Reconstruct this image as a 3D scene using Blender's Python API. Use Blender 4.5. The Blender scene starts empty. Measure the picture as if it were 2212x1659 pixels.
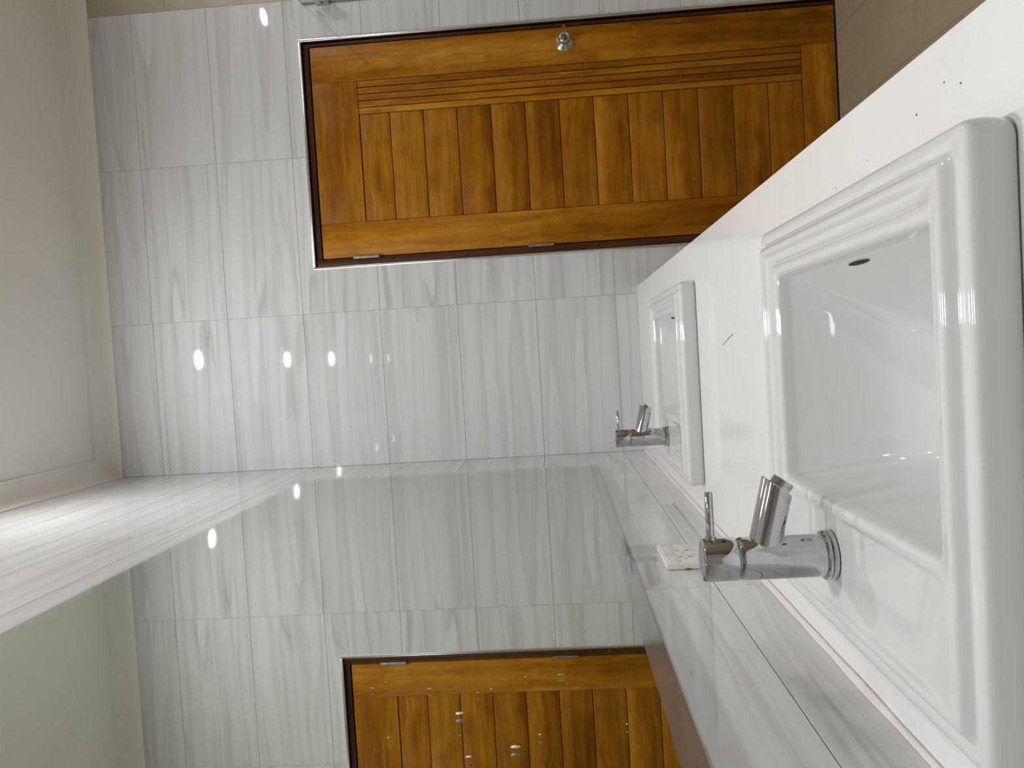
import bpy, bmesh, math, random
from mathutils import Vector, Matrix

random.seed(7)
scene = bpy.context.scene
COL = scene.collection

# ------------------------------------------------------------------ camera
# world: X along the door wall (0 = mirror wall), Y = depth (0 = door wall, camera at negative Y), Z up
def rodrigues(a):
    v = Vector(a); th = v.length
    return Matrix.Rotation(th, 3, v.normalized())
F_PX = 1710.8
CAM_R = rodrigues((-0.05641, -0.05888, -0.03741))     # rows: right, forward, up of the upright phone
CAM_C = Vector((0.38877, -3.02025, 1.09879))
right, fwd, up = CAM_R[0], CAM_R[1], CAM_R[2]
cam_data = bpy.data.cameras.new('camera')
cam_data.sensor_fit = 'HORIZONTAL'
cam_data.sensor_width = 36.0
cam_data.lens = 36.0 * F_PX / 2212.0
cam_data.clip_start = 0.01
cam = bpy.data.objects.new('camera', cam_data)
COL.objects.link(cam)
m3 = Matrix((-up, right, -fwd)).transposed()           # the phone was held on its side
cam.matrix_world = Matrix.Translation(CAM_C) @ m3.to_4x4()
scene.camera = cam

# ------------------------------------------------------------------ world, light level
world = bpy.data.worlds.new('world'); scene.world = world
world.use_nodes = True
world.node_tree.nodes['Background'].inputs[0].default_value = (0.5, 0.5, 0.5, 1)
world.node_tree.nodes['Background'].inputs[1].default_value = 0.05
LAMP_STRENGTH = 530.0
LAMP_COLOR = (0.985, 0.992, 1.02, 1)
scene.view_settings.view_transform = 'Standard'
scene.view_settings.look = 'None'
scene.view_settings.exposure = 0.0
scene.view_settings.gamma = 1.0
scene.view_settings.use_curve_mapping = False

# ------------------------------------------------------------------ dimensions (metres)
CEIL = 2.893
WALL_TOP = 2.829          # bottom of the cornice
ROOM_X, ROOM_Y = 3.4, -5.95
ZK = [2.6633 - 0.3 * k for k in range(9)]              # tile bed joints
XC = [0.0, 0.5956, 1.1956, 1.790]                      # tile head joints on the door wall
ZCT = 0.7803              # counter top
CW = 0.620                # counter depth
DXL, DXR, DZT = 0.762, 1.638, 2.010                    # door surround, outer edges

# ------------------------------------------------------------------ helpers
def mat(name):
    m = bpy.data.materials.new(name); m.use_nodes = True
    nt = m.node_tree; b = nt.nodes['Principled BSDF']
    return m, nt, b
def simple(name, col, rough=0.4, metal=0.0, spec=0.5, coat=0.0):
    m, nt, b = mat(name)
    b.inputs['Base Color'].default_value = (*col, 1)
    b.inputs['Roughness'].default_value = rough
    b.inputs['Metallic'].default_value = metal
    b.inputs['Specular IOR Level'].default_value = spec
    b.inputs['Coat Weight'].default_value = coat
    return m
def N(nt, typ, **kw):
    n = nt.nodes.new(typ)
    for k, v in kw.items(): setattr(n, k, v)
    return n
def L(nt, a, b): nt.links.new(a, b)
def ramp(nt, fac, stops):
    r = N(nt, 'ShaderNodeValToRGB'); e = r.color_ramp.elements
    while len(e) < len(stops): e.new(0.5)
    for el, (p, c) in zip(e, stops):
        el.position = p; el.color = (*c, 1) if len(c) == 3 else c
    L(nt, fac, r.inputs[0]); return r.outputs[0]
def noise(nt, vec, scale, detail=3, rough=0.5, dist=0.0):
    n = N(nt, 'ShaderNodeTexNoise'); n.inputs['Scale'].default_value = scale
    n.inputs['Detail'].default_value = detail; n.inputs['Roughness'].default_value = rough
    n.inputs['Distortion'].default_value = dist
    L(nt, vec, n.inputs['Vector']); return n.outputs['Fac']
def mapping(nt, vec, scale, loc=(0, 0, 0)):
    mp = N(nt, 'ShaderNodeMapping'); mp.inputs['Scale'].default_value = scale
    mp.inputs['Location'].default_value = loc
    L(nt, vec, mp.inputs['Vector']); return mp.outputs[0]
def local_coords(nt, rnd=(37.0, 91.0, 13.0)):
    tc = N(nt, 'ShaderNodeTexCoord'); oi = N(nt, 'ShaderNodeObjectInfo')
    s = N(nt, 'ShaderNodeVectorMath', operation='SCALE'); s.inputs[0].default_value = rnd
    L(nt, oi.outputs['Random'], s.inputs['Scale'])
    a = N(nt, 'ShaderNodeVectorMath', operation='ADD')
    L(nt, tc.outputs['Object'], a.inputs[0]); L(nt, s.outputs[0], a.inputs[1])
    return a.outputs[0], oi.outputs['Random']
def mix(nt, mode, fac, a, b):
    x = N(nt, 'ShaderNodeMix', data_type='RGBA', blend_type=mode)
    for sock, v in ((x.inputs[0], fac), (x.inputs[6], a), (x.inputs[7], b)):
        if hasattr(v, 'is_output'): L(nt, v, sock)
        else: sock.default_value = v if not isinstance(v, tuple) or len(v) == 4 else (*v, 1)
    return x.outputs[2]

# ------------------------------------------------------------------ materials
def marble_material():
    m, nt, b = mat('white_streaked_marble_tile')
    v, rnd = local_coords(nt)
    wob = noise(nt, mapping(nt, v, (1.3, 1.2, 1)), 1.6, 2, 0.5)
    comb = N(nt, 'ShaderNodeCombineXYZ'); L(nt, wob, comb.inputs[1])
    sc = N(nt, 'ShaderNodeVectorMath', operation='SCALE'); sc.inputs['Scale'].default_value = 0.035
    L(nt, comb.outputs[0], sc.inputs[0])
    w = N(nt, 'ShaderNodeVectorMath', operation='ADD'); L(nt, v, w.inputs[0]); L(nt, sc.outputs[0], w.inputs[1])
    w = w.outputs[0]
    broad = noise(nt, mapping(nt, w, (0.55, 11.0, 1)), 1.0, 4, 0.55)
    fine = noise(nt, mapping(nt, w, (0.9, 34.0, 1), (5, 3, 0)), 1.0, 5, 0.6)
    c1 = ramp(nt, broad, [(0.26, (0.59, 0.587, 0.583)), (0.44, (0.68, 0.68, 0.68)), (0.60, (0.71, 0.711, 0.712)), (0.82, (0.63, 0.627, 0.62))])
    c2 = ramp(nt, fine, [(0.30, (0.88, 0.88, 0.87)), (0.46, (1, 1, 1)), (0.66, (1, 1, 1)), (0.80, (0.93, 0.925, 0.91))])
    # thin veins: where the stretched noise crosses its middle
    vein = noise(nt, mapping(nt, w, (0.55, 8.0, 1), (11, 7, 0)), 1.0, 1.5, 0.5)
    c3 = ramp(nt, vein, [(0.0, (1, 1, 1)), (0.462, (1, 1, 1)), (0.480, (0.72, 0.715, 0.70)), (0.486, (0.86, 0.855, 0.84)), (0.53, (1, 1, 1))])
    gate = ramp(nt, noise(nt, mapping(nt, v, (3.0, 4.0, 1), (3, 1, 0)), 1.0, 2), [(0.40, (0, 0, 0)), (0.62, (0.85, 0.85, 0.85))])
    c3 = mix(nt, 'MIX', gate, (1, 1, 1, 1), c3)
    # layered bands: sharp on one side, fading on the other
    lay = noise(nt, mapping(nt, w, (0.20, 5.5, 1), (23, 17, 0)), 1.0, 0.6, 0.5)
    mu = N(nt, 'ShaderNodeMath', operation='MULTIPLY'); mu.inputs[1].default_value = 7.0; L(nt, lay, mu.inputs[0])
    fr = N(nt, 'ShaderNodeMath', operation='FRACT'); L(nt, mu.outputs[0], fr.inputs[0])
    c4 = ramp(nt, fr.outputs[0], [(0.0, (0.885, 0.88, 0.872)), (0.30, (0.965, 0.963, 0.96)), (1.0, (1, 1, 1))])
    col = mix(nt, 'MULTIPLY', 1.0, c1, c2)
    col = mix(nt, 'MULTIPLY', 1.0, col, c4)
    col = mix(nt, 'MULTIPLY', 1.0, col, c3)
    L(nt, col, b.inputs['Base Color'])
    b.inputs['Roughness'].default_value = 0.025
    b.inputs['Specular IOR Level'].default_value = 0.5
    return m
def stone_material(name, c0, c1, rough):
    m, nt, b = mat(name)
    v, rnd = local_coords(nt)
    n1 = noise(nt, mapping(nt, v, (1.5, 6, 1)), 1.6, 5, 0.6, 0.4)
    n2 = noise(nt, v, 60, 3, 0.6)
    col = ramp(nt, n1, [(0.3, c0), (0.7, c1)])
    col = mix(nt, 'MULTIPLY', 0.25, col, ramp(nt, n2, [(0.3, (0.7, 0.7, 0.7)), (0.7, (1, 1, 1))]))
    L(nt, col, b.inputs['Base Color'])
    b.inputs['Roughness'].default_value = rough
    return m
def wood_material(name, axis, light, midc, dark, rough=0.38):
    m, nt, b = mat(name)
    v, rnd = local_coords(nt, (17.0, 53.0, 29.0))
    s1 = [34.0, 34.0, 34.0]; s1['xyz'.index(axis)] = 1.5
    s2 = [9.0, 9.0, 9.0]; s2['xyz'.index(axis)] = 0.9
    s3 = [150.0, 150.0, 150.0]; s3['xyz'.index(axis)] = 4.0
    wob = noise(nt, mapping(nt, v, (3, 3, 3)), 1.5, 2)
    comb = N(nt, 'ShaderNodeVectorMath', operation='SCALE'); comb.inputs[0].default_value = (0.05, 0.05, 0.05)
    L(nt, wob, comb.inputs['Scale'])
    w = N(nt, 'ShaderNodeVectorMath', operation='ADD'); L(nt, v, w.inputs[0]); L(nt, comb.outputs[0], w.inputs[1])
    w = w.outputs[0]
    g1 = noise(nt, mapping(nt, w, s1), 1.0, 5, 0.6)
    g2 = noise(nt, mapping(nt, w, s2, (3, 5, 7)), 1.0, 4, 0.55)
    g3 = noise(nt, mapping(nt, w, s3), 1.0, 3, 0.6)
    blot = noise(nt, v, 9.0, 4, 0.55)
    col = ramp(nt, g2, [(0.25, dark), (0.5, midc), (0.72, light)])
    col = mix(nt, 'MULTIPLY', 0.7, col, ramp(nt, g1, [(0.3, (0.50, 0.44, 0.34)), (0.52, (1, 1, 1)), (0.75, (1.0, 1.0, 1.0))]))
    col = mix(nt, 'MULTIPLY', 0.6, col, ramp(nt, g3, [(0.35, (0.62, 0.56, 0.46)), (0.6, (1, 1, 1))]))
    col = mix(nt, 'MULTIPLY', 0.55, col, ramp(nt, blot, [(0.3, (0.66, 0.6, 0.5)), (0.58, (1, 1, 1))]))
    tint = ramp(nt, rnd, [(0.0, (0.88, 0.87, 0.84)), (1.0, (1, 1, 1))])
    col = mix(nt, 'MULTIPLY', 1.0, col, tint)
    L(nt, col, b.inputs['Base Color'])
    b.inputs['Roughness'].default_value = rough
    b.inputs['Specular IOR Level'].default_value = 0.14
    bp = N(nt, 'ShaderNodeBump'); bp.inputs['Strength'].default_value = 0.08; bp.inputs['Distance'].default_value = 0.002
    L(nt, g1, bp.inputs['Height']); L(nt, bp.outputs[0], b.inputs['Normal'])
    return m
def counter_material():
    m, nt, b = mat('white_solid_counter')
    tc = N(nt, 'ShaderNodeTexCoord')
    n = noise(nt, tc.outputs['Object'], 3.0, 4, 0.55)
    L(nt, ramp(nt, n, [(0.3, (0.82, 0.815, 0.80)), (0.7, (0.86, 0.855, 0.84))]), b.inputs['Base Color'])
    b.inputs['Roughness'].default_value = 0.12
    return m
def paint_material():
    m, nt, b = mat('white_ceiling_paint')
    tc = N(nt, 'ShaderNodeTexCoord')
    n = noise(nt, tc.outputs['Object'], 2.0, 3, 0.5)
    L(nt, ramp(nt, n, [(0.3, (0.87, 0.845, 0.80)), (0.7, (0.90, 0.875, 0.83))]), b.inputs['Base Color'])
    b.inputs['Roughness'].default_value = 0.6
    b.inputs['Specular IOR Level'].default_value = 0.25
    return m
def clear_material(name, tint, amount):
    m, nt, b = mat(name)
    tr = N(nt, 'ShaderNodeBsdfTransparent'); tr.inputs[0].default_value = (*tint, 1)
    gl = N(nt, 'ShaderNodeBsdfGlossy'); gl.inputs['Roughness'].default_value = 0.0
    lw = N(nt, 'ShaderNodeLayerWeight'); lw.inputs[0].default_value = 0.5      # Schlick: F0 + (1-F0)(1-cos)^5, alike on both faces
    pw = N(nt, 'ShaderNodeMath', operation='POWER'); pw.inputs[1].default_value = 5.0
    L(nt, lw.outputs['Facing'], pw.inputs[0])
    mu = N(nt, 'ShaderNodeMath', operation='MULTIPLY_ADD'); mu.inputs[1].default_value = 0.96 * amount; mu.inputs[2].default_value = 0.04 * amount
    L(nt, pw.outputs[0], mu.inputs[0])
    mx = N(nt, 'ShaderNodeMixShader'); L(nt, mu.outputs[0], mx.inputs[0])
    L(nt, tr.outputs[0], mx.inputs[1]); L(nt, gl.outputs[0], mx.inputs[2])
    L(nt, mx.outputs[0], nt.nodes['Material Output'].inputs[0])
    return m
def emit_material(name, col, s):
    m, nt, b = mat(name)
    b.inputs['Base Color'].default_value = (0.8, 0.8, 0.8, 1)
    b.inputs['Emission Color'].default_value = col
    b.inputs['Emission Strength'].default_value = s
    return m

M = {
    'marble': marble_material(),
    'grout': simple('grey_grout', (0.44, 0.43, 0.41), 0.8),
    'beige': stone_material('beige_wall_tile', (0.42, 0.375, 0.27), (0.47, 0.425, 0.315), 0.35),
    'bgrout': simple('pale_grout', (0.62, 0.60, 0.55), 0.8),
    'floor': stone_material('taupe_floor_tile', (0.31, 0.25, 0.155), (0.35, 0.285, 0.185), 0.4),
    'fgrout': simple('pale_floor_grout', (0.46, 0.41, 0.33), 0.8),
    'paint': paint_material(),
    'woodx': wood_material('varnished_pine_grain_across', 'x', (0.60, 0.272, 0.026), (0.44, 0.172, 0.007), (0.24, 0.076, 0.001)),
    'woodz': wood_material('varnished_pine_grain_upright', 'z', (0.60, 0.272, 0.026), (0.44, 0.172, 0.007), (0.24, 0.076, 0.001)),
    'jambx': wood_material('dark_jamb_wood_across', 'x', (0.16, 0.065, 0.024), (0.10, 0.038, 0.014), (0.05, 0.018, 0.007)),
    'jambz': wood_material('dark_jamb_wood_upright', 'z', (0.16, 0.065, 0.024), (0.10, 0.038, 0.014), (0.05, 0.018, 0.007)),
    'alu': simple('polished_aluminium', (0.82, 0.83, 0.82), 0.22, 1.0),
    'steel': simple('brushed_steel', (0.58, 0.56, 0.53), 0.18, 1.0),
    'chrome': simple('chrome', (0.57, 0.58, 0.59), 0.025, 1.0),
    'dchrome': simple('dark_seam', (0.22, 0.22, 0.22), 0.3, 1.0),
    'porcelain': simple('white_glazed_porcelain', (0.685, 0.69, 0.68), 0.035, 0.0, 0.5),
    'counter': counter_material(),
    'sealant': simple('pinkish_silicone', (0.80, 0.745, 0.73), 0.5),
    'silver': simple('mirror_silvering', (0.86, 0.895, 0.85), 0.0, 1.0),
    'mirror_edge': simple('mirror_dark_edge', (0.16, 0.20, 0.17), 0.3),
    'pane': clear_material('mirror_glass', (0.985, 0.993, 0.985), 0.35),
    'glass': clear_material('shower_glass', (0.955, 0.965, 0.955), 1.0),
    'glass_edge': clear_material('green_glass_edge', (0.72, 0.77, 0.74), 1.0),
    'plastic': simple('ivory_plastic', (0.78, 0.75, 0.69), 0.25),
    'black': simple('black_recess', (0.012, 0.012, 0.012), 0.7),
    'speck': simple('dried_white_splash', (0.88, 0.87, 0.84), 0.6),
    'dirt': simple('dark_dirt', (0.06, 0.05, 0.045), 0.8),
    'engrave': simple('grey_engraving', (0.16, 0.16, 0.16), 0.35, 0.6),
    'lamp': emit_material('lit_diffuser', LAMP_COLOR, LAMP_STRENGTH),
    'lamp_far': emit_material('dim_lit_diffuser', LAMP_COLOR, LAMP_STRENGTH * 0.02),
    'lamp_ring': simple('white_lamp_ring', (0.8, 0.8, 0.78), 0.4),
    'cabinet': simple('white_lacquer', (0.78, 0.77, 0.74), 0.3),
}

# ------------------------------------------------------------------ object helpers
def link(name, me, material, parent=None, loc=(0, 0, 0), rot=None):
    o = bpy.data.objects.new(name, me); COL.objects.link(o)
    if material is not None and not me.materials: me.materials.append(material)
    if rot is not None: o.rotation_euler = rot
    if parent is not None:
        o.parent = parent
        loc = Vector(loc) - parent.location
    o.location = loc
    return o
def empty(name, loc=(0, 0, 0)):
    o = bpy.data.objects.new(name, None); COL.objects.link(o)
    o.location = loc; o.empty_display_size = 0.05
    return o
def tag(o, label=None, cat=None, group=None, kind=None):
    if label: o['label'] = label
    if cat: o['category'] = cat
    if group: o['group'] = group
    if kind: o['kind'] = kind
    return o
def mesh_from(name, verts, faces, smooth=False, angle=None):
    me = bpy.data.meshes.new(name); me.from_pydata([tuple(v) for v in verts], [], faces); me.update()
    bm = bmesh.new(); bm.from_mesh(me); bmesh.ops.recalc_face_normals(bm, faces=bm.faces[:]); bm.to_mesh(me); bm.free()
    if smooth:
        for p in me.polygons: p.use_smooth = True
        if angle is not None: me.set_sharp_from_angle(angle=math.radians(angle))
    return me
BOXES = {}
def box(name, x0, x1, y0, y1, z0, z1, material, parent=None, bevel=0.0, seg=2):
    """A box given by its world extents; alike boxes share mesh data."""
    d = (round(x1 - x0, 5), round(y1 - y0, 5), round(z1 - z0, 5))
    key = (name, d, bevel, material.name)
    me = BOXES.get(key)
    if me is None:
        bm = bmesh.new(); bmesh.ops.create_cube(bm, size=1.0)
        for v in bm.verts: v.co = Vector((v.co.x * d[0], v.co.y * d[1], v.co.z * d[2]))
        if bevel: bmesh.ops.bevel(bm, geom=bm.edges[:], offset=bevel, segments=seg, profile=0.5, affect='EDGES')
        me = bpy.data.meshes.new(name); bm.to_mesh(me); bm.free()
        if bevel:
            for p in me.polygons: p.use_smooth = True
            me.set_sharp_from_angle(angle=math.radians(50))
        BOXES[key] = me
    return link(name, me, material, parent, ((x0 + x1) / 2, (y0 + y1) / 2, (z0 + z1) / 2))
def boxes_mesh(name, boxes):
    bm = bmesh.new()
    for (x0, x1, y0, y1, z0, z1) in boxes:
        r = bmesh.ops.create_cube(bm, size=1.0)
        for v in r['verts']:
            v.co = Vector(((x0 + x1) / 2 + v.co.x * (x1 - x0), (y0 + y1) / 2 + v.co.y * (y1 - y0), (z0 + z1) / 2 + v.co.z * (z1 - z0)))
    me = bpy.data.meshes.new(name); bm.to_mesh(me); bm.free(); return me
def lathe_mesh(name, prof, n=40, axis='Z', closed_ends=True):
    """prof: list of (radius, height) from one end to the other."""
    verts, faces = [], []
    for r, h in prof:
        for i in range(n):
            a = 2 * math.pi * i / n
            p = (r * math.cos(a), r * math.sin(a), h)
            if axis == 'Y': p = (p[0], -p[2], p[1])
            if axis == 'X': p = (p[2], p[0], p[1])
            verts.append(p)
    for j in range(len(prof) - 1):
        for i in range(n):
            k = (i + 1) % n
            faces.append((j * n + i, j * n + k, (j + 1) * n + k, (j + 1) * n + i))
    if closed_ends:
        faces.append(tuple(range(n))[::-1]); faces.append(tuple((len(prof) - 1) * n + i for i in range(n)))
    return mesh_from(name, verts, faces, True, 35)
def tube_mesh(name, pts, rad, n=10):
    verts, faces = [], []
    P = [Vector(p) for p in pts]
    for i, p in enumerate(P):
        t = (P[min(i + 1, len(P) - 1)] - P[max(i - 1, 0)]).normalized()
        a = t.orthogonal().normalized(); b = t.cross(a)
        for k in range(n):
            an = 2 * math.pi * k / n
            verts.append(p + (a * math.cos(an) + b * math.sin(an)) * rad)
    for j in range(len(P) - 1):
        for k in range(n):
            q = (k + 1) % n
            faces.append((j * n + k, j * n + q, (j + 1) * n + q, (j + 1) * n + k))
    faces.append(tuple(range(n))); faces.append(tuple((len(P) - 1) * n + k for k in range(n)))
    return mesh_from(name, verts, faces, True, 40)
def copy_tree(o, parent=None):
    c = o.copy(); COL.objects.link(c); c.parent = parent
    for ch in list(o.children): copy_tree(ch, c)
    return c

# ------------------------------------------------------------------ tiles
TD, TC = 0.002, 0.0004     # how far tiles stand proud of the grout, chamfer
TILES = {}
def tile_mesh(w, h, material):
    key = (round(w, 4), round(h, 4), material.name)
    if key in TILES: return TILES[key]
    v = []
    for (ins, z) in ((0, -TD), (0, -TC), (TC, 0)):
        a, b = w / 2 - ins, h / 2 - ins
        v += [(-a, -b, z), (a, -b, z), (a, b, z), (-a, b, z)]
    f = [(8, 9, 10, 11)]
    for lv in (0, 4):
        for i in range(4):
            k = (i + 1) % 4
            f.append((lv + i, lv + k, lv + 4 + k, lv + 4 + i))
    me = bpy.data.meshes.new('tile'); me.from_pydata(v, [], f); me.update()
    me.materials.append(material); TILES[key] = me
    return me
ORI = {   # local x (long side), y, z (normal) in world axes
    'back': Matrix(((1, 0, 0), (0, 0, -1), (0, 1, 0))),
    'left': Matrix(((0, 0, 1), (1, 0, 0), (0, 1, 0))),
    'right': Matrix(((0, 0, -1), (-1, 0, 0), (0, 1, 0))),
    'floor': Matrix(((0, -1, 0), (1, 0, 0), (0, 0, 1))),
}
JW = 0.0013
def add_tile(parent, side, a0, a1, b0, b1, material, name='tile'):
    """a = long-side world coordinate range, b = the other; shrinks by the joint."""
    w, h = a1 - a0 - JW, b1 - b0 - JW
    if w < 0.006 or h < 0.006: return
    me = tile_mesh(w, h, material)
    a, b = (a0 + a1) / 2, (b0 + b1) / 2
    loc = {'back': (a, 0, b), 'left': (0, a, b), 'right': (ROOM_X, a, b), 'floor': (b, a, 0)}[side]
    o = bpy.data.objects.new(name, me); COL.objects.link(o)
    o.parent = parent
    o.matrix_local = Matrix.Translation(loc) @ ORI[side].to_4x4()
    return o

# ---- floor
floor = link('floor', boxes_mesh('floor', [(-0.14, ROOM_X + 0.14, ROOM_Y - 0.14, 0.14, -0.12, -TD)]), M['fgrout'])
tag(floor, 'taupe tiled floor beyond the white counter', 'floor', kind='structure')
xs = [0.3 * i for i in range(2, 12)] + [ROOM_X]
ys = [-0.6 * i for i in range(10)] + [ROOM_Y]
for i in range(len(xs) - 1):
    for j in range(len(ys) - 1):
        add_tile(floor, 'floor', ys[j + 1], ys[j], xs[i], xs[i + 1], M['floor'])

# ---- door wall: slab with the door opening, marble tiles left, beige tiles right
BT = 0.14
wb = link('wall_back', boxes_mesh('wall_back', [
    (-BT, DXL, TD, BT, 0, CEIL + 0.1), (DXR, ROOM_X + BT, TD, BT, 0, CEIL + 0.1), (DXL, DXR, TD, BT, DZT, CEIL + 0.1)]), M['grout'])
tag(wb, 'marble tiled end wall around the wooden door', 'wall', kind='structure')
zs = [CEIL - 0.005] + ZK + [0.0]
def clip_tiles(x0, x1, z0, z1):
    """Cut the door opening out of one tile."""
    if x1 <= DXL or x0 >= DXR or z0 >= DZT: return [(x0, x1, z0, z1)]
    out = []
    if x0 < DXL: out.append((x0, DXL + JW / 2, z0, z1))
    if x1 > DXR: out.append((DXR - JW / 2, x1, z0, z1))
    if z1 > DZT: out.append((max(x0, DXL), min(x1, DXR), DZT - JW / 2, z1))
    return out
def l_tile(parent, x0, x1, z0, z1, keep_left):
    """The L-shaped tile at a top corner of the door."""
    g = JW / 2
    cx, cz = (x0 + x1) / 2, (z0 + z1) / 2
    if keep_left: pts = [(x0 + g, z0 + g), (DXL, z0 + g), (DXL, DZT), (x1 - g, DZT), (x1 - g, z1 - g), (x0 + g, z1 - g)]
    else: pts = [(x0 + g, DZT), (DXR, DZT), (DXR, z0 + g), (x1 - g, z0 + g), (x1 - g, z1 - g), (x0 + g, z1 - g)]
    n = len(pts)
    v = [(p[0] - cx, p[1] - cz, 0) for p in pts] + [(p[0] - cx, p[1] - cz, -TD) for p in pts]
    f = [tuple(range(n))] + [(i, n + i, n + (i + 1) % n, (i + 1) % n) for i in range(n)]
    me = mesh_from('tile', v, f); me.materials.append(M['marble'])
    o = bpy.data.objects.new('tile', me); COL.objects.link(o); o.parent = parent
    o.matrix_local = Matrix.Translation((cx, 0, cz)) @ ORI['back'].to_4x4()
for c in range(3):
    for r in range(len(zs) - 1):
        x0, x1, z0, z1 = XC[c], XC[c + 1], zs[r + 1], zs[r]
        if z0 < DZT < z1 and x0 < DXL < x1: l_tile(wb, x0, x1, z0, z1, True); continue
        if z0 < DZT < z1 and x0 < DXR < x1: l_tile(wb, x0, x1, z0, z1, False); continue
        for t in clip_tiles(x0, x1, z0, z1):
            add_tile(wb, 'back', *t, M['marble'])
bz = [CEIL - 0.005] + [2.522 - 0.3 * k for k in range(9)] + [0.0]
bx = [1.790, 2.39, 2.99, ROOM_X]
for c in range(3):
    for r in range(len(bz) - 1):
        add_tile(wb, 'back', bx[c], bx[c + 1], bz[r + 1], bz[r], M['beige'])

# ---- mirror wall
wl = link('wall_left', boxes_mesh('wall_left', [(-BT, -TD, ROOM_Y - BT, TD, 0, CEIL + 0.1)]), M['grout'])
tag(wl, 'marble tiled side wall that carries the long mirror', 'wall', kind='structure')
ly = [0.0] + [-0.547 - 0.6 * i for i in range(9)] + [ROOM_Y]
for c in range(len(ly) - 1):
    for r in range(len(zs) - 1):
        add_tile(wl, 'left', ly[c + 1], ly[c], zs[r + 1], zs[r], M['marble'])
# ---- shower-side wall and the wall behind the camera
wr = link('wall_right', boxes_mesh('wall_right', [(ROOM_X + TD, ROOM_X + BT, ROOM_Y - BT, TD, 0, CEIL + 0.1)]), M['bgrout'])
tag(wr, 'beige tiled wall on the shower side', 'wall', kind='structure')
ry = [-0.6 * i for i in range(10)] + [ROOM_Y]
for c in range(len(ry) - 1):
    for r in range(len(bz) - 1):
        add_tile(wr, 'right', ry[c + 1], ry[c], bz[r + 1], bz[r], M['beige'])
wf = link('wall_front', boxes_mesh('wall_front', [(-BT, ROOM_X + BT, ROOM_Y - BT, ROOM_Y, 0, CEIL + 0.1)]), M['paint'])
tag(wf, 'plain pale wall at the far end behind the camera', 'wall', kind='structure')

# ---- ceiling and cornice
ce = link('ceiling', boxes_mesh('ceiling', [(0, ROOM_X, ROOM_Y, 0, CEIL, CEIL + 0.1)]), M['paint'])
tag(ce, 'plain off-white painted ceiling', 'ceiling', kind='structure')
def cornice_profile():
    p = [(0.0, WALL_TOP), (0.004, WALL_TOP)]
    w, h = 0.066, 0.050
    for i in range(9):                        # hollow cove
        a = math.pi / 2 * i / 8
        p.append((0.006 + w * (1 - math.cos(a)), WALL_TOP + 0.004 + h * math.sin(a)))
    p += [(0.074, CEIL - 0.008), (0.084, CEIL - 0.008), (0.084, CEIL), (0.0, CEIL)]
    return p
CP = cornice_profile()
def cornice(name, start, end, inward, miter0, miter1):
    """Sweep the profile from start to end along a wall; inward = horizontal unit vector off the wall."""
    s, e, iw = Vector(start), Vector(end), Vector(inward)
    d = (e - s).normalized()
    v = []
    for base, mt, sg in ((s, miter0, 1), (e, miter1, -1)):
        for (o, z) in CP:
            q = base + iw * o + d * (sg * o * mt); v.append((q.x, q.y, z))
    n = len(CP)
    f = [(i, (i + 1) % n, n + (i + 1) % n, n + i) for i in range(n)] + [tuple(range(n)), tuple(range(n, 2 * n))]
    o = link(name, mesh_from(name, v, f, True, 30), M['paint'])
    return o
tag(cornice('trim_1', (0, 0, 0), (ROOM_X, 0, 0), (0, -1, 0), 1, 1), 'white cove cornice above the door wall', 'cornice', kind='structure')
tag(cornice('trim_2', (0, 0, 0), (0, ROOM_Y, 0), (1, 0, 0), 1, 1), 'white cove cornice above the mirror wall', 'cornice', kind='structure')
tag(cornice('trim_3', (ROOM_X, 0, 0), (ROOM_X, ROOM_Y, 0), (-1, 0, 0), 1, 1), 'white cove cornice above the shower wall', 'cornice', kind='structure')
tag(cornice('trim_4', (0, ROOM_Y, 0), (ROOM_X, ROOM_Y, 0), (0, 1, 0), 1, 1), 'white cove cornice above the wall behind the camera', 'cornice', kind='structure')

# ------------------------------------------------------------------ door
door = empty('door_1', ((DXL + DXR) / 2, 0.03, 0))
tag(door, 'orange-brown wooden door with horizontal planks and a steel knob', 'door', kind='structure')
box('door_gap_shade', DXL, DXR, 0.08, 0.135, 0.0, DZT, M['black'], door)  # black slab stands in for the darkness beyond the door gaps
# aluminium edge strips
box('edge_strip', DXL, DXL + 0.010, -0.006, 0.03, 0.0, DZT, M['alu'], door, 0.0015)
box('edge_strip', DXR - 0.010, DXR, -0.006, 0.03, 0.0, DZT, M['alu'], door, 0.0015)
box('edge_strip', DXL + 0.010, DXR - 0.010, -0.006, 0.03, DZT - 0.010, DZT, M['alu'], door, 0.0015)
# dark jambs
box('jamb', DXL + 0.0125, 0.7985, 0.002, 0.075, 0.0, DZT - 0.0125, M['jambz'], door, 0.001)
box('jamb', 1.6115, DXR - 0.0145, 0.010, 0.075, 0.0, DZT - 0.0125, M['jambz'], door, 0.001)
box('head_jamb', 0.7985, 1.6115, 0.010, 0.075, DZT - 0.033, DZT - 0.0125, M['jambx'], door, 0.001)
LX0, LX1, LZ0, LZ1, LY = 0.803, 1.6065, 0.008, 1.970, 0.004
leaf = box('leaf_core', LX0 + 0.01, LX1 - 0.01, LY + 0.012, LY + 0.034, LZ0 + 0.01, LZ1 - 0.01, M['jambz'], door)
PX0, PX1, SX1 = 0.935, 1.343, 1.470            # planks, slats
PZ1, PZ0 = 1.797, 0.130
box('stile', LX0, PX0, LY, LY + 0.036, LZ0, LZ1, M['woodz'], door, 0.0025)
box('stile', SX1, LX1, LY, LY + 0.036, LZ0, LZ1, M['woodz'], door, 0.0025)
box('rail', PX0 + 0.0004, SX1 - 0.0004, LY + 0.0004, LY + 0.036, PZ1, LZ1, M['woodx'], door, 0.0020)
box('rail', PX0 + 0.0004, SX1 - 0.0004, LY + 0.0004, LY + 0.036, LZ0, PZ0, M['woodx'], door, 0.0020)
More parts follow.
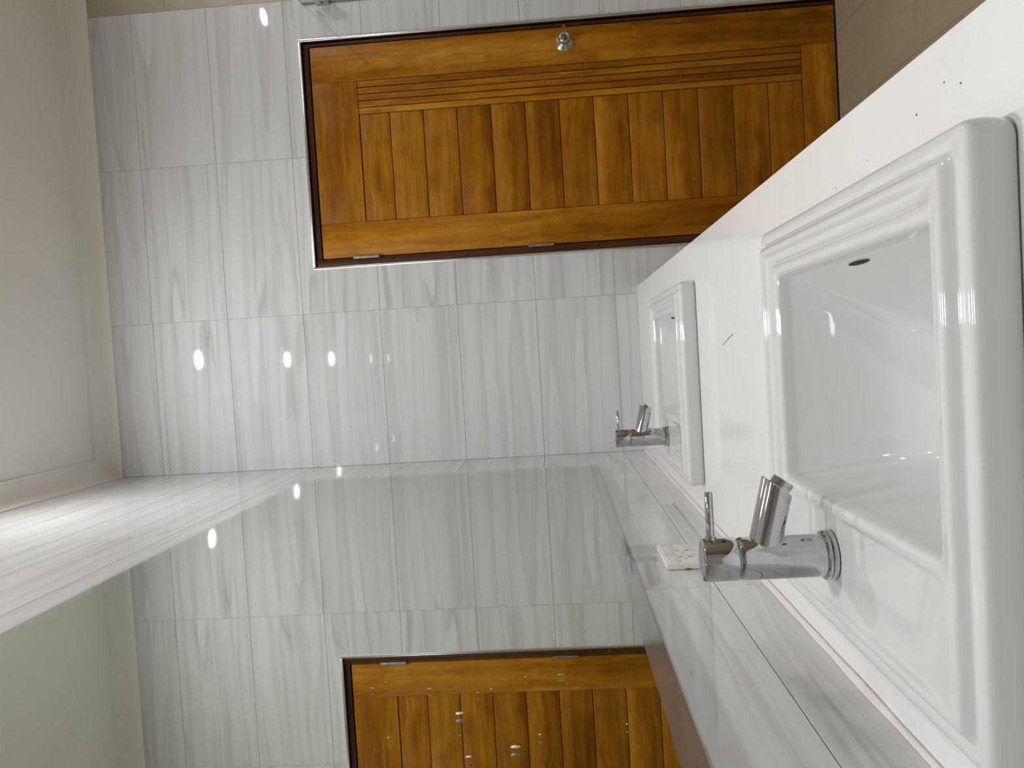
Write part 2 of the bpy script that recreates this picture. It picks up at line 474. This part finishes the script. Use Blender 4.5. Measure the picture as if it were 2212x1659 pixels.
pb = [PZ1 - 0.001, 1.679] + [1.679 - 0.1292 * k for k in range(1, 12)] + [PZ0 + 0.001]
for i in range(len(pb) - 1):
    box('plank', PX0 + 0.0015, PX1 - 0.001, LY + 0.005, LY + 0.034, pb[i + 1] + 0.0012, pb[i] - 0.0012, M['woodx'], door, 0.0016)
sw = (SX1 - PX1) / 5
for i in range(5):
    a, b_ = PX1 + sw * i, PX1 + sw * (i + 1)
    box('slat', a + 0.0012, b_ - 0.0016, LY + 0.0015, LY + 0.034, PZ0 + 0.001, PZ1 - 0.001, M['woodz'], door, 0.0035, 3)
# hinges on the mirror side
for (za, zb) in ((1.751, 1.850), (1.082, 1.178), (0.20, 0.298)):
    h = link('hinge', tube_mesh('hinge', [(0, 0, za), (0, 0, zb)], 0.0062, 14), M['steel'], door, (0, 0, 0))
    h.location = Vector((0.8005, -0.002, 0)) - door.location
    for q in (0.26, 0.74):
        r = link('hinge_joint', tube_mesh('hinge_joint', [(0, 0, -0.001), (0, 0, 0.001)], 0.0066, 14), M['dchrome'])
        r.parent = h; r.location = (0, 0, za + (zb - za) * q)
# knob and latch
kn = link('door_knob', lathe_mesh('door_knob', [(0.0325, 0), (0.0325, 0.003), (0.030, 0.005), (0.0195, 0.015), (0.015, 0.0175), (0.0115, 0.020), (0.0115, 0.030),
     (0.015, 0.034), (0.0215, 0.040), (0.0235, 0.046), (0.0232, 0.051), (0.0195, 0.058), (0.0165, 0.0605), (0.014, 0.061), (0.012, 0.0595), (0.009, 0.0590)], 48, 'Y'),
     M['steel'], door, (1.5475, LY, 1.000))
kb = link('lock_button', lathe_mesh('lock_button', [(0.0062, 0), (0.0062, 0.0075), (0.005, 0.0085)], 24, 'Y'), M['dchrome']); kb.parent = kn; kb.location = (0, -0.0588, 0)
box('latch_plate', 1.6050, 1.6145, LY - 0.0005, LY + 0.004, 0.993, 1.004, M['steel'], door)

# ------------------------------------------------------------------ counter
CY0 = -3.62
cn = empty('vanity_counter', (CW / 2, CY0 / 2, 0))
tag(cn, 'long white counter holding both basins along the mirror wall', 'counter')
BAS = [(0.301, -2.195), (0.301, -0.955)]           # basin centres
HX, HY = 0.231, 0.270                              # half sizes of a basin
hx, hy = 0.212, 0.25                               # half sizes of its cut-out
sl = []
ycuts = [(CY0, BAS[0][1] - hy), (BAS[0][1] + hy, BAS[1][1] - hy), (BAS[1][1] + hy, -0.0015)]
for (a, b_) in ycuts: sl.append((0.0015, CW, a, b_, ZCT - 0.04, ZCT))
for (bx_, by_) in BAS:
    sl.append((0.0015, bx_ - hx, by_ - hy, by_ + hy, ZCT - 0.04, ZCT)); sl.append((bx_ + hx, CW, by_ - hy, by_ + hy, ZCT - 0.04, ZCT))
bm = bmesh.new(); bm.from_mesh(boxes_mesh('tmp', sl))
bmesh.ops.remove_doubles(bm, verts=bm.verts[:], dist=1e-5)
me = bpy.data.meshes.new('worktop'); bm.to_mesh(me); bm.free()
for v in me.vertices: v.co -= cn.location
wt = link('worktop', me, M['counter'], cn, cn.location)
for nm, e in (('front_panel', (CW - 0.035, CW - 0.017, CY0 + 0.02, -0.003, 0.0, ZCT - 0.04)), ('end_panel', (0.003, CW - 0.035, CY0 + 0.02, CY0 + 0.038, 0.0, ZCT - 0.04)),
              ('end_panel', (0.003, CW - 0.035, -0.021, -0.003, 0.0, ZCT - 0.04))):
    box(nm, *e, M['cabinet'], cn)
# apron under the front edge
box('apron', CW - 0.017, CW - 0.001, CY0, -0.0015, ZCT - 0.11, ZCT - 0.04, M['counter'], cn)
# silicone bead where counter meets wall
sv = []
ns = 60
rs = random.Random(3)
for i in range(ns + 1):
    y = -0.003 + (CY0 + 0.006) * i / ns
    w = 0.0065 + rs.uniform(-0.0012, 0.0014)
    for (x, z) in ((0.0003, 0.0), (w, 0.0002), (w * 0.72, 0.0028), (0.0022, w * 0.9), (0.0003, w * 1.05)):
        sv.append((x - cn.location.x, y - cn.location.y, ZCT + z - cn.location.z))
sf = []
for i in range(ns):
    for k in range(4): sf.append((i * 5 + k, i * 5 + k + 1, i * 5 + 6 + k, i * 5 + 5 + k))
o = link('sealant_bead', mesh_from('sealant_bead', sv, sf, True), M['sealant'], cn, cn.location)
o['label'] = 'pinkish silicone bead along the wall'

# ------------------------------------------------------------------ basins
def rounded_loop(xa, xb, ya, yb, r, ne=14, nc=8):
    """Points round a rounded rectangle, always the same count."""
    pts = []
    cs = [(xb - r, yb - r, 0), (xa + r, yb - r, 90), (xa + r, ya + r, 180), (xb - r, ya + r, 270)]
    for i, (cx, cy, a0) in enumerate(cs):
        arc = [(cx + r * math.cos(math.radians(a0 + 90 * k / nc)), cy + r * math.sin(math.radians(a0 + 90 * k / nc))) for k in range(nc + 1)]
        pts += arc
        nx, ny, na = cs[(i + 1) % 4]
        q = (nx + r * math.cos(math.radians(na)), ny + r * math.sin(math.radians(na)))
        for k in range(1, ne):
            t = k / ne
            pts.append((arc[-1][0] * (1 - t) + q[0] * t, arc[-1][1] * (1 - t) + q[1] * t))
    return pts
OX0, OX1 = -0.081, 0.164                    # bowl opening in basin coordinates
OYN, OYF = -0.2235, 0.172                   # it sits closer to one end of the rim
OYC, OYH = (OYN + OYF) / 2, (OYF - OYN) / 2
def smin(a, b, k):
    h = max(k - abs(a - b), 0.0) / k
    return min(a, b) - h * h * k * 0.25
BD = 0.147
def bowl_depth(x, y):
    t = abs((y - OYC) / OYH)
    sc = BD * (1 - min(t, 1.0) ** 3.0) + 0.006
    sw_ = 5.0 * (x - OX0) + 0.008
    sf_ = 1.75 * (OX1 - x) + 0.008
    return max(0.0, smin(sw_, smin(sf_, sc, 0.022), 0.018))
def make_basin():
    loops = []
    def outer(e, z, r): loops.append([(x, y, z) for x, y in rounded_loop(-HX + e, HX - e, -HY + e, HY - e, r)])
    def lip(o_, z, r): loops.append([(x, y, z) for x, y in rounded_loop(OX0 - o_, OX1 + o_, OYN - o_, OYF + o_, r)])
    for e, z, r in ((0.012, 0.0005, 0.012), (0.003, 0.0005, 0.014), (0.0015, 0.0015, 0.015), (0.0, 0.004, 0.015), (-0.001, 0.018, 0.015),
                    (-0.0005, 0.026, 0.015), (0.0006, 0.0300, 0.014), (0.0022, 0.0325, 0.013), (0.0045, 0.0338, 0.012), (0.008, 0.0345, 0.011),
                    (0.013, 0.0343, 0.010), (0.0165, 0.0335, 0.009), (0.0180, 0.0336, 0.009), (0.0195, 0.0350, 0.009), (0.0222, 0.0385, 0.008),
                    (0.0244, 0.0412, 0.008), (0.0262, 0.0427, 0.008), (0.0290, 0.0433, 0.007)): outer(e, z, r)
    # from the ridge over the groove and deck to the lip; at the near end the two merge into one flat top
    y_a, y_b = -HY + 0.0290, OYN - 0.0140
    inner = [('o', 0.0322, 0.0429), ('o', 0.0345, 0.0414), ('o', 0.0362, 0.0394), ('o', 0.0380, 0.0385), ('o', 0.0410, 0.0382),
             ('l', 0.0225, 0.0382), ('l', 0.0200, 0.0385), ('l', 0.0180, 0.0397), ('l', 0.0162, 0.0414)]
    for j, (k, q, z) in enumerate(inner):
        yn = y_a + (y_b - y_a) * (j + 1) / (len(inner) + 1)
        if k == 'o': pts = rounded_loop(-HX + q, HX - q, yn, HY - q, 0.006)
        else: pts = rounded_loop(OX0 - q, OX1 + q, yn, OYF + q, 0.008)
        lp = []
        for x, y in pts:
            w = min(1.0, max(0.0, (y - yn - 0.004) / 0.022)); w = w * w * (3 - 2 * w)
            lp.append((x, y, 0.0433 + (z - 0.0433) * w))
        loops.append(lp)
    for o_, z, r in ((0.0140, 0.0427, 0.009), (0.0090, 0.0430, 0.008), (0.0055, 0.0423, 0.007), (0.0026, 0.0402, 0.006), (0.0008, 0.0370, 0.006)): lip(o_, z, r)
    zl = 0.033
    fs = [1.0, 0.992, 0.98, 0.965, 0.94, 0.915, 0.885, 0.85, 0.81, 0.77, 0.72, 0.66, 0.60, 0.53, 0.46, 0.38, 0.30, 0.22, 0.14, 0.07]
    cx = (OX0 + OX1) / 2
    base = rounded_loop(OX0, OX1, OYN, OYF, 0.006)
    for f_ in fs:
        loops.append([(cx + (x - cx) * f_, OYC + (y - OYC) * f_, zl - bowl_depth(cx + (x - cx) * f_, OYC + (y - OYC) * f_)) for x, y in base])
    n = len(base); v = [p for lp in loops for p in lp]; f = []
    for j in range(len(loops) - 1):
        for i in range(n):
            k = (i + 1) % n
            f.append((j * n + i, j * n + k, (j + 1) * n + k, (j + 1) * n + i))
    f.append(tuple((len(loops) - 1) * n + i for i in range(n)))
    root = empty('basin', (0, 0, 0))
    body = link('bowl', mesh_from('bowl', v, f, True, 75), M['porcelain'], root, (0, 0, 0))
    # waste fitting
    zb = zl - bowl_depth(cx, OYC)
    link('drain', lathe_mesh('drain', [(0.030, -0.001), (0.030, 0.0015), (0.026, 0.0025), (0.022, 0.001), (0.021, 0.003), (0.012, 0.0045), (0.002, 0.005)], 32), M['chrome'], root, (cx, OYC, zb))
    # overflow slot high on the front side of the bowl
    xo = OX1 - 0.0050
    zo = zl - bowl_depth(xo, OYC)
    pv = [(0, 0, 0.0006)] + [(0.0032 * math.cos(a), 0.026 * math.sin(a), 0.0006) for a in [2 * math.pi * k / 24 for k in range(24)]]
    pf = [(0, 1 + k, 1 + (k + 1) % 24) for k in range(24)]
    ov = link('overflow_slot', mesh_from('overflow_slot', pv, pf), M['black'], root, (xo, OYC, zo + 0.0004))
    ov.rotation_euler = (0, -math.atan(1.75), 0)
    return root
b0 = make_basin()
b0.location = (BAS[0][0], BAS[0][1], ZCT)
tag(b0, 'white porcelain basin with stepped rim, the nearer one, filling the picture edge', 'basin', 'counter basins')
b1 = copy_tree(b0)
b1.location = (BAS[1][0], BAS[1][1], ZCT)
tag(b1, 'white porcelain basin with stepped rim, the farther one, close to the door wall', 'basin', 'counter basins')

# ------------------------------------------------------------------ mixer taps
def make_tap():
    root = empty('mixer_tap', (0, 0, 0))
    link('base_flange', lathe_mesh('base_flange', [(0.0250, 0), (0.0264, 0.0008), (0.0266, 0.0045), (0.0262, 0.0058), (0.0256, 0.0062), (0.0262, 0.0070), (0.0260, 0.0092), (0.0245, 0.0108), (0.0222, 0.011)], 56), M['chrome'], root)
    link('body', lathe_mesh('body', [(0.0228, 0.010), (0.0228, 0.094), (0.0228, 0.0955), (0.0214, 0.0985), (0.0206, 0.0995)], 56), M['chrome'], root)
    link('seam', lathe_mesh('seam', [(0.0204, 0.0985), (0.0204, 0.1015)], 48), M['dchrome'], root)
    link('cap', lathe_mesh('cap', [(0.0206, 0.1003), (0.0228, 0.1008), (0.0230, 0.1020), (0.0230, 0.1335), (0.0225, 0.1353), (0.0205, 0.1364), (0.0130, 0.1375), (0.0040, 0.1380)], 56), M['chrome'], root)
    # spout: cylinder leaving the body slightly downhill, cut at a slant
    ax = Vector((math.cos(math.radians(-14)), 0, math.sin(math.radians(-14))))
    sd = Vector((0, 1, 0)); upv = sd.cross(ax) * -1
    if upv.z < 0: upv = -upv
    o0 = Vector((0.004, 0, 0.0720)); r = 0.0172
    tip_hi, tip_lo = Vector((0.0850, 0, 0.0655)), Vector((0.0640, 0, 0.0375))
    cd = (tip_hi - tip_lo).normalized(); nrm = Vector((cd.z, 0, -cd.x))
    n = 40; v = []; f = []
    rings = []
    for k in range(n):
        a = 2 * math.pi * k / n
        off = sd * (math.cos(a) * r) + upv * (math.sin(a) * r)
        p = o0 + off
        t = (tip_hi - p).dot(nrm) / ax.dot(nrm)
        rings.append((p, p + ax * (t - 0.0008), p + ax * t - off * 0.04))
    for j in range(3):
        for k in range(n): v.append(rings[k][j])
    for j in range(2):
        for k in range(n):
            q = (k + 1) % n; f.append((j * n + k, j * n + q, (j + 1) * n + q, (j + 1) * n + k))
    f.append(tuple(range(n))); f.append(tuple(2 * n + k for k in range(n)))
    link('spout', mesh_from('spout', v, f, True, 30), M['chrome'], root)
    ctr = (tip_hi + tip_lo) / 2
    out = nrm if nrm.x > 0 else -nrm
    ae = link('aerator', lathe_mesh('aerator', [(0.0118, -0.002), (0.0118, 0.0082), (0.0110, 0.0090), (0.0092, 0.0090), (0.0090, 0.0070), (0.002, 0.0070)], 32), M['chrome'], root, ctr)
    ae.rotation_euler = out.to_track_quat('Z', 'Y').to_euler()
    # pin lever
    lv = link('lever', lathe_mesh('lever', [(0.0060, 0.0), (0.0060, 0.0030), (0.0045, 0.0042), (0.0044, 0.0500), (0.0038, 0.0512), (0.0026, 0.0512), (0.0024, 0.0505)], 28, 'X'), M['chrome'], root, (0.0217, 0, 0.1262))
    link('indicator', lathe_mesh('indicator', [(0.0030, 0.0), (0.0030, 0.0012), (0.0022, 0.0016)], 20, 'X'), M['engrave'], root, (0.0220, -0.0062, 0.1140))
    # engraved mark low on the body
    mv, mf = [], []
    R = 0.02290
    def patch(a0, a1, z0, z1):
        b = len(mv)
        for (a, z) in ((a0, z0), (a1, z0), (a1, z1), (a0, z1)):
            mv.append((R * math.cos(math.radians(a)), R * math.sin(math.radians(a)), z))
        mf.append((b, b + 1, b + 2, b + 3))
    for i in range(16):                            # ring
        a, c = 2 * math.pi * i / 16, 2 * math.pi * (i + 1) / 16
        b = len(mv)
        for (an, rr) in ((a, 2.2), (c, 2.2), (c, 1.6), (a, 1.6)):
            th = math.radians(-30 + rr / 1000 / R * 57.3 * math.cos(an)); z = 0.0330 + rr / 1000 * math.sin(an)
            mv.append((R * math.cos(th), R * math.sin(th), z))
        mf.append((b, b + 1, b + 2, b + 3))
    patch(-32, -28, 0.0318, 0.0342)
    for z in (0.0275, 0.0255, 0.0235): patch(-35, -25, z, z + 0.0009)
    link('engraved_mark', mesh_from('engraved_mark', mv, mf), M['engrave'], root)
    return root
TZ = ZCT + 0.0388
t0 = make_tap(); t0.location = (0.1580, -2.170, TZ)
tag(t0, 'chrome mixer tap with pin lever on the nearer basin', 'tap', 'basin taps')
t1 = copy_tree(t0); t1.location = (0.1540, -0.930, TZ)
tag(t1, 'chrome mixer tap with pin lever on the farther basin', 'tap', 'basin taps')

# ------------------------------------------------------------------ mirror
MY0, MY1, MZ0, MZ1 = -2.95, -0.384, 0.982, 1.977
mr = empty('wall_mirror', (0.0, (MY0 + MY1) / 2, MZ0))
tag(mr, 'long frameless wall mirror reflecting the door and marble tiles', 'mirror')
box('backing_board', 0.0006, 0.0085, MY0, MY1, MZ0, MZ1, M['mirror_edge'], mr)
box('silvering', 0.0085, 0.0089, MY0 + 0.0005, MY1 - 0.0005, MZ0 + 0.0255, MZ1 - 0.0005, M['silver'], mr)
# bevelled strip along the bottom edge
bv = [(0.0089, MY0, MZ0 + 0.0255), (0.0089, MY1, MZ0 + 0.0255), (0.0098, MY1, MZ0 + 0.001), (0.0098, MY0, MZ0 + 0.001)]
me = mesh_from('bevel_strip', [(p[0], p[1] - mr.location.y, p[2] - mr.location.z) for p in bv] +
               [(0.0086, p[1] - mr.location.y, p[2] - mr.location.z) for p in bv], [(0, 1, 2, 3), (4, 5, 6, 7), (0, 1, 5, 4), (2, 3, 7, 6), (0, 3, 7, 4), (1, 2, 6, 5)])
M['bevel'] = simple('bevel_silver', (0.66, 0.655, 0.64), 0.07, 0.78)
link('bevel_strip', me, M['bevel'], mr, mr.location)
box('glass_pane', 0.0100, 0.0128, MY0, MY1, MZ0, MZ1, M['pane'], mr)
# dried splashes on the glass
def blob(name, y, z, ry, rz, material, parent, x=0.0129, th=0.0006, n=14, rs=None):
    rs = rs or random.Random(int(abs(y * 1000)))
    v = [(th, 0, 0)] + [(0, ry * math.cos(2 * math.pi * k / n) * rs.uniform(0.75, 1.15), rz * math.sin(2 * math.pi * k / n) * rs.uniform(0.75, 1.15)) for k in range(n)]
    f = [(0, 1 + k, 1 + (k + 1) % n) for k in range(n)] + [tuple(range(1, n + 1))]
    return link(name, mesh_from(name, v, f, True), material, parent, (x, y, z))
blob('splash_mark', -2.197, 1.223, 0.0035, 0.0048, M['speck'], mr)
blob('splash_mark', -2.273, 1.160, 0.0032, 0.0052, M['speck'], mr)
blob('splash_mark', -2.289, 1.203, 0.0022, 0.0030, M['speck'], mr)
rs = random.Random(11)
vv, ff = [], []
for i in range(46):
    y, z = rs.uniform(-2.35, -1.2), rs.uniform(1.03, 1.35); r = rs.uniform(0.0006, 0.0013); b = len(vv)
    vv.append((0.0004, y, z))
    for k in range(8): vv.append((0, y + r * math.cos(k * math.pi / 4), z + 1.2 * r * math.sin(k * math.pi / 4)))
    ff += [(b, b + 1 + k, b + 1 + (k + 1) % 8) for k in range(8)]
o = link('fine_splashes', mesh_from('fine_splashes', [(p[0], p[1] - mr.location.y, p[2] - mr.location.z) for p in vv], ff), M['speck'], mr, (0.0129, mr.location.y, mr.location.z))
o['kind'] = 'stuff'

# ------------------------------------------------------------------ wall socket
sk = empty('wall_socket', (0, -1.574, 0.885))
tag(sk, 'ivory double wall socket with two switches below the mirror, behind the tap', 'socket')
SY0, SY1, SZ0, SZ1, ST = -1.646, -1.504, 0.842, 0.928, 0.0115
box('plate', 0.0004, ST, SY0, SY1, SZ0, SZ1, M['plastic'], sk, 0.0022, 3)
for (a, b_) in ((-1.640, -1.577), (-1.573, -1.510)):
    rk = box('rocker_switch', ST - 0.001, ST + 0.0014, a, b_, 0.906, 0.924, M['plastic'], sk, 0.0009)
    d = link('indicator_dot', lathe_mesh('indicator_dot', [(0.0012, 0), (0.0012, 0.0004)], 12, 'X'), M['black']); d.parent = rk
    d.location = (0.0012, 0.018, 0.005)
for oy in (-1.604, -1.560):
    box('outlet', ST - 0.001, ST + 0.0006, oy - 0.0205, oy + 0.0185, 0.869, 0.904, M['plastic'], sk, 0.0005)
    for (dy, dz, wy, wz) in ((0, 0.8975, 0.0028, 0.0080), (0, 0.8805, 0.0028, 0.0080), (-0.0115, 0.889, 0.0018, 0.0056)):
        box('socket_slot', ST + 0.0004, ST + 0.0008, oy + dy - wy / 2, oy + dy + wy / 2, dz - wz / 2, dz + wz / 2, M['black'], sk)
box('pry_notch', 0.0006, 0.0030, SY0 - 0.0003, SY0 + 0.0005, 0.886, 0.896, M['engrave'], sk)

# ------------------------------------------------------------------ shower screen
gx = 1.765
sg = empty('shower_screen', (gx + 0.005, -0.45, 0))
tag(sg, 'clear glass shower screen beside the door, held by a metal clip', 'shower screen')
box('glass_panel', gx + 0.0005, gx + 0.0095, -0.899, -0.004, 0.0115, 1.9815, M['glass'], sg)
box('glass_edge', gx, gx + 0.010, -0.004, -0.002, 0.0115, 1.983, M['glass_edge'], sg)
box('glass_edge', gx, gx + 0.010, -0.899, -0.004, 1.9815, 1.983, M['glass_edge'], sg)
box('glass_edge', gx, gx + 0.010, -0.900, -0.899, 0.0115, 1.983, M['glass_edge'], sg)
box('floor_channel', gx - 0.004, gx + 0.014, -0.900, -0.002, 0.0002, 0.0115, M['alu'], sg)
for (za, zb) in ((1.876, 1.928), (0.25, 0.302)):
    c = box('wall_clip', gx - 0.005, gx + 0.015, -0.052, -0.0008, za, zb, M['steel'], sg, 0.0015)
    s_ = link('clip_screw', lathe_mesh('clip_screw', [(0.005, 0), (0.005, 0.0012), (0.004, 0.0018)], 18, 'X'), M['dchrome']); s_.parent = c
    s_.location = (-0.0118, 0.0, 0); 
box('rubber_pad', gx + 0.0102, gx + 0.0140, -0.05, -0.032, 1.955, 1.972, M['jambz'], sg)

# ------------------------------------------------------------------ ceiling downlights
def downlight(x, y, label, glow='lamp'):
    root = empty('ceiling_downlight', (x, y, CEIL))
    link('lamp_ring', lathe_mesh('lamp_ring', [(0.047, 0.0), (0.062, 0.0), (0.062, -0.003), (0.058, -0.006), (0.049, -0.0065), (0.047, -0.004)], 40, closed_ends=False), M['lamp_ring'], root, (x, y, CEIL - 0.0003))
    v = [(0, 0, 0)] + [(0.0475 * math.cos(2 * math.pi * k / 24), 0.0475 * math.sin(2 * math.pi * k / 24), 0) for k in range(24)]
    f = [(0, 1 + (k + 1) % 24, 1 + k) for k in range(24)]
    me = bpy.data.meshes.new('diffuser'); me.from_pydata(v, [], f); me.update()
    link('diffuser', me, M[glow], root, (x, y, CEIL - 0.0040))
    tag(root, label, 'downlight', 'ceiling downlights')
downlight(0.462, -0.865, 'round ceiling downlight over the farther basin')
downlight(0.452, -2.180, 'round ceiling downlight over the nearer basin')
downlight(0.450, -3.222, 'round ceiling downlight just behind the camera over the counter')
downlight(0.441, -4.568, 'round ceiling downlight past the counter end behind the camera', 'lamp_far')
downlight(0.437, -5.372, 'round ceiling downlight at the far end behind the camera', 'lamp_far')
downlight(2.710, -0.865, 'added unseen fill downlight on the shower side nearest the door wall')  # unseen lamp, added to brighten the ceiling and upper door wall
downlight(2.710, -2.185, 'round ceiling downlight over the shower side')
downlight(2.710, -4.40, 'round ceiling downlight on the shower side behind the camera', 'lamp_far')

# ------------------------------------------------------------------ small marks on the counter
hp = [(0.3843 + 0.019 * t + 0.0015 * math.sin(3 * t), -1.4894 - 0.091 * t, ZCT + 0.0004) for t in [i / 10 for i in range(11)]]
hs = link('hair_strand', tube_mesh('hair_strand', hp, 0.0004, 6), M['dirt'])
tag(hs, 'short dark hair lying on the counter between the basins', 'hair')
rs = random.Random(5)
SPECKS = [(0.5731, -2.3181, 1.0), (0.5838, -2.3674, 0.8), (0.575, -2.392, 0.9), (0.4744, -1.6458, 0.9), (0.421, -1.5955, 0.8), (0.2285, -1.3895, 1.1), (0.5299, -1.90, 0.7), (0.552, -2.12, 0.7), (0.560, -2.21, 0.6)]
vv, ff = [], []
for (x, y, k) in SPECKS:
    b = len(vv); r = 0.0009 * k; el = rs.uniform(1.0, 1.8)
    vv.append((x, y, ZCT + 0.0007))
    for i in range(8): vv.append((x + r * math.cos(i * math.pi / 4), y + el * r * math.sin(i * math.pi / 4), ZCT + 0.0002))
    ff += [(b, b + 1 + i, b + 1 + (i + 1) % 8) for i in range(8)]
o = link('dirt_specks', mesh_from('dirt_specks', [Vector(p) - cn.location for p in vv], ff), M['dirt'], cn, cn.location)
o['kind'] = 'stuff'
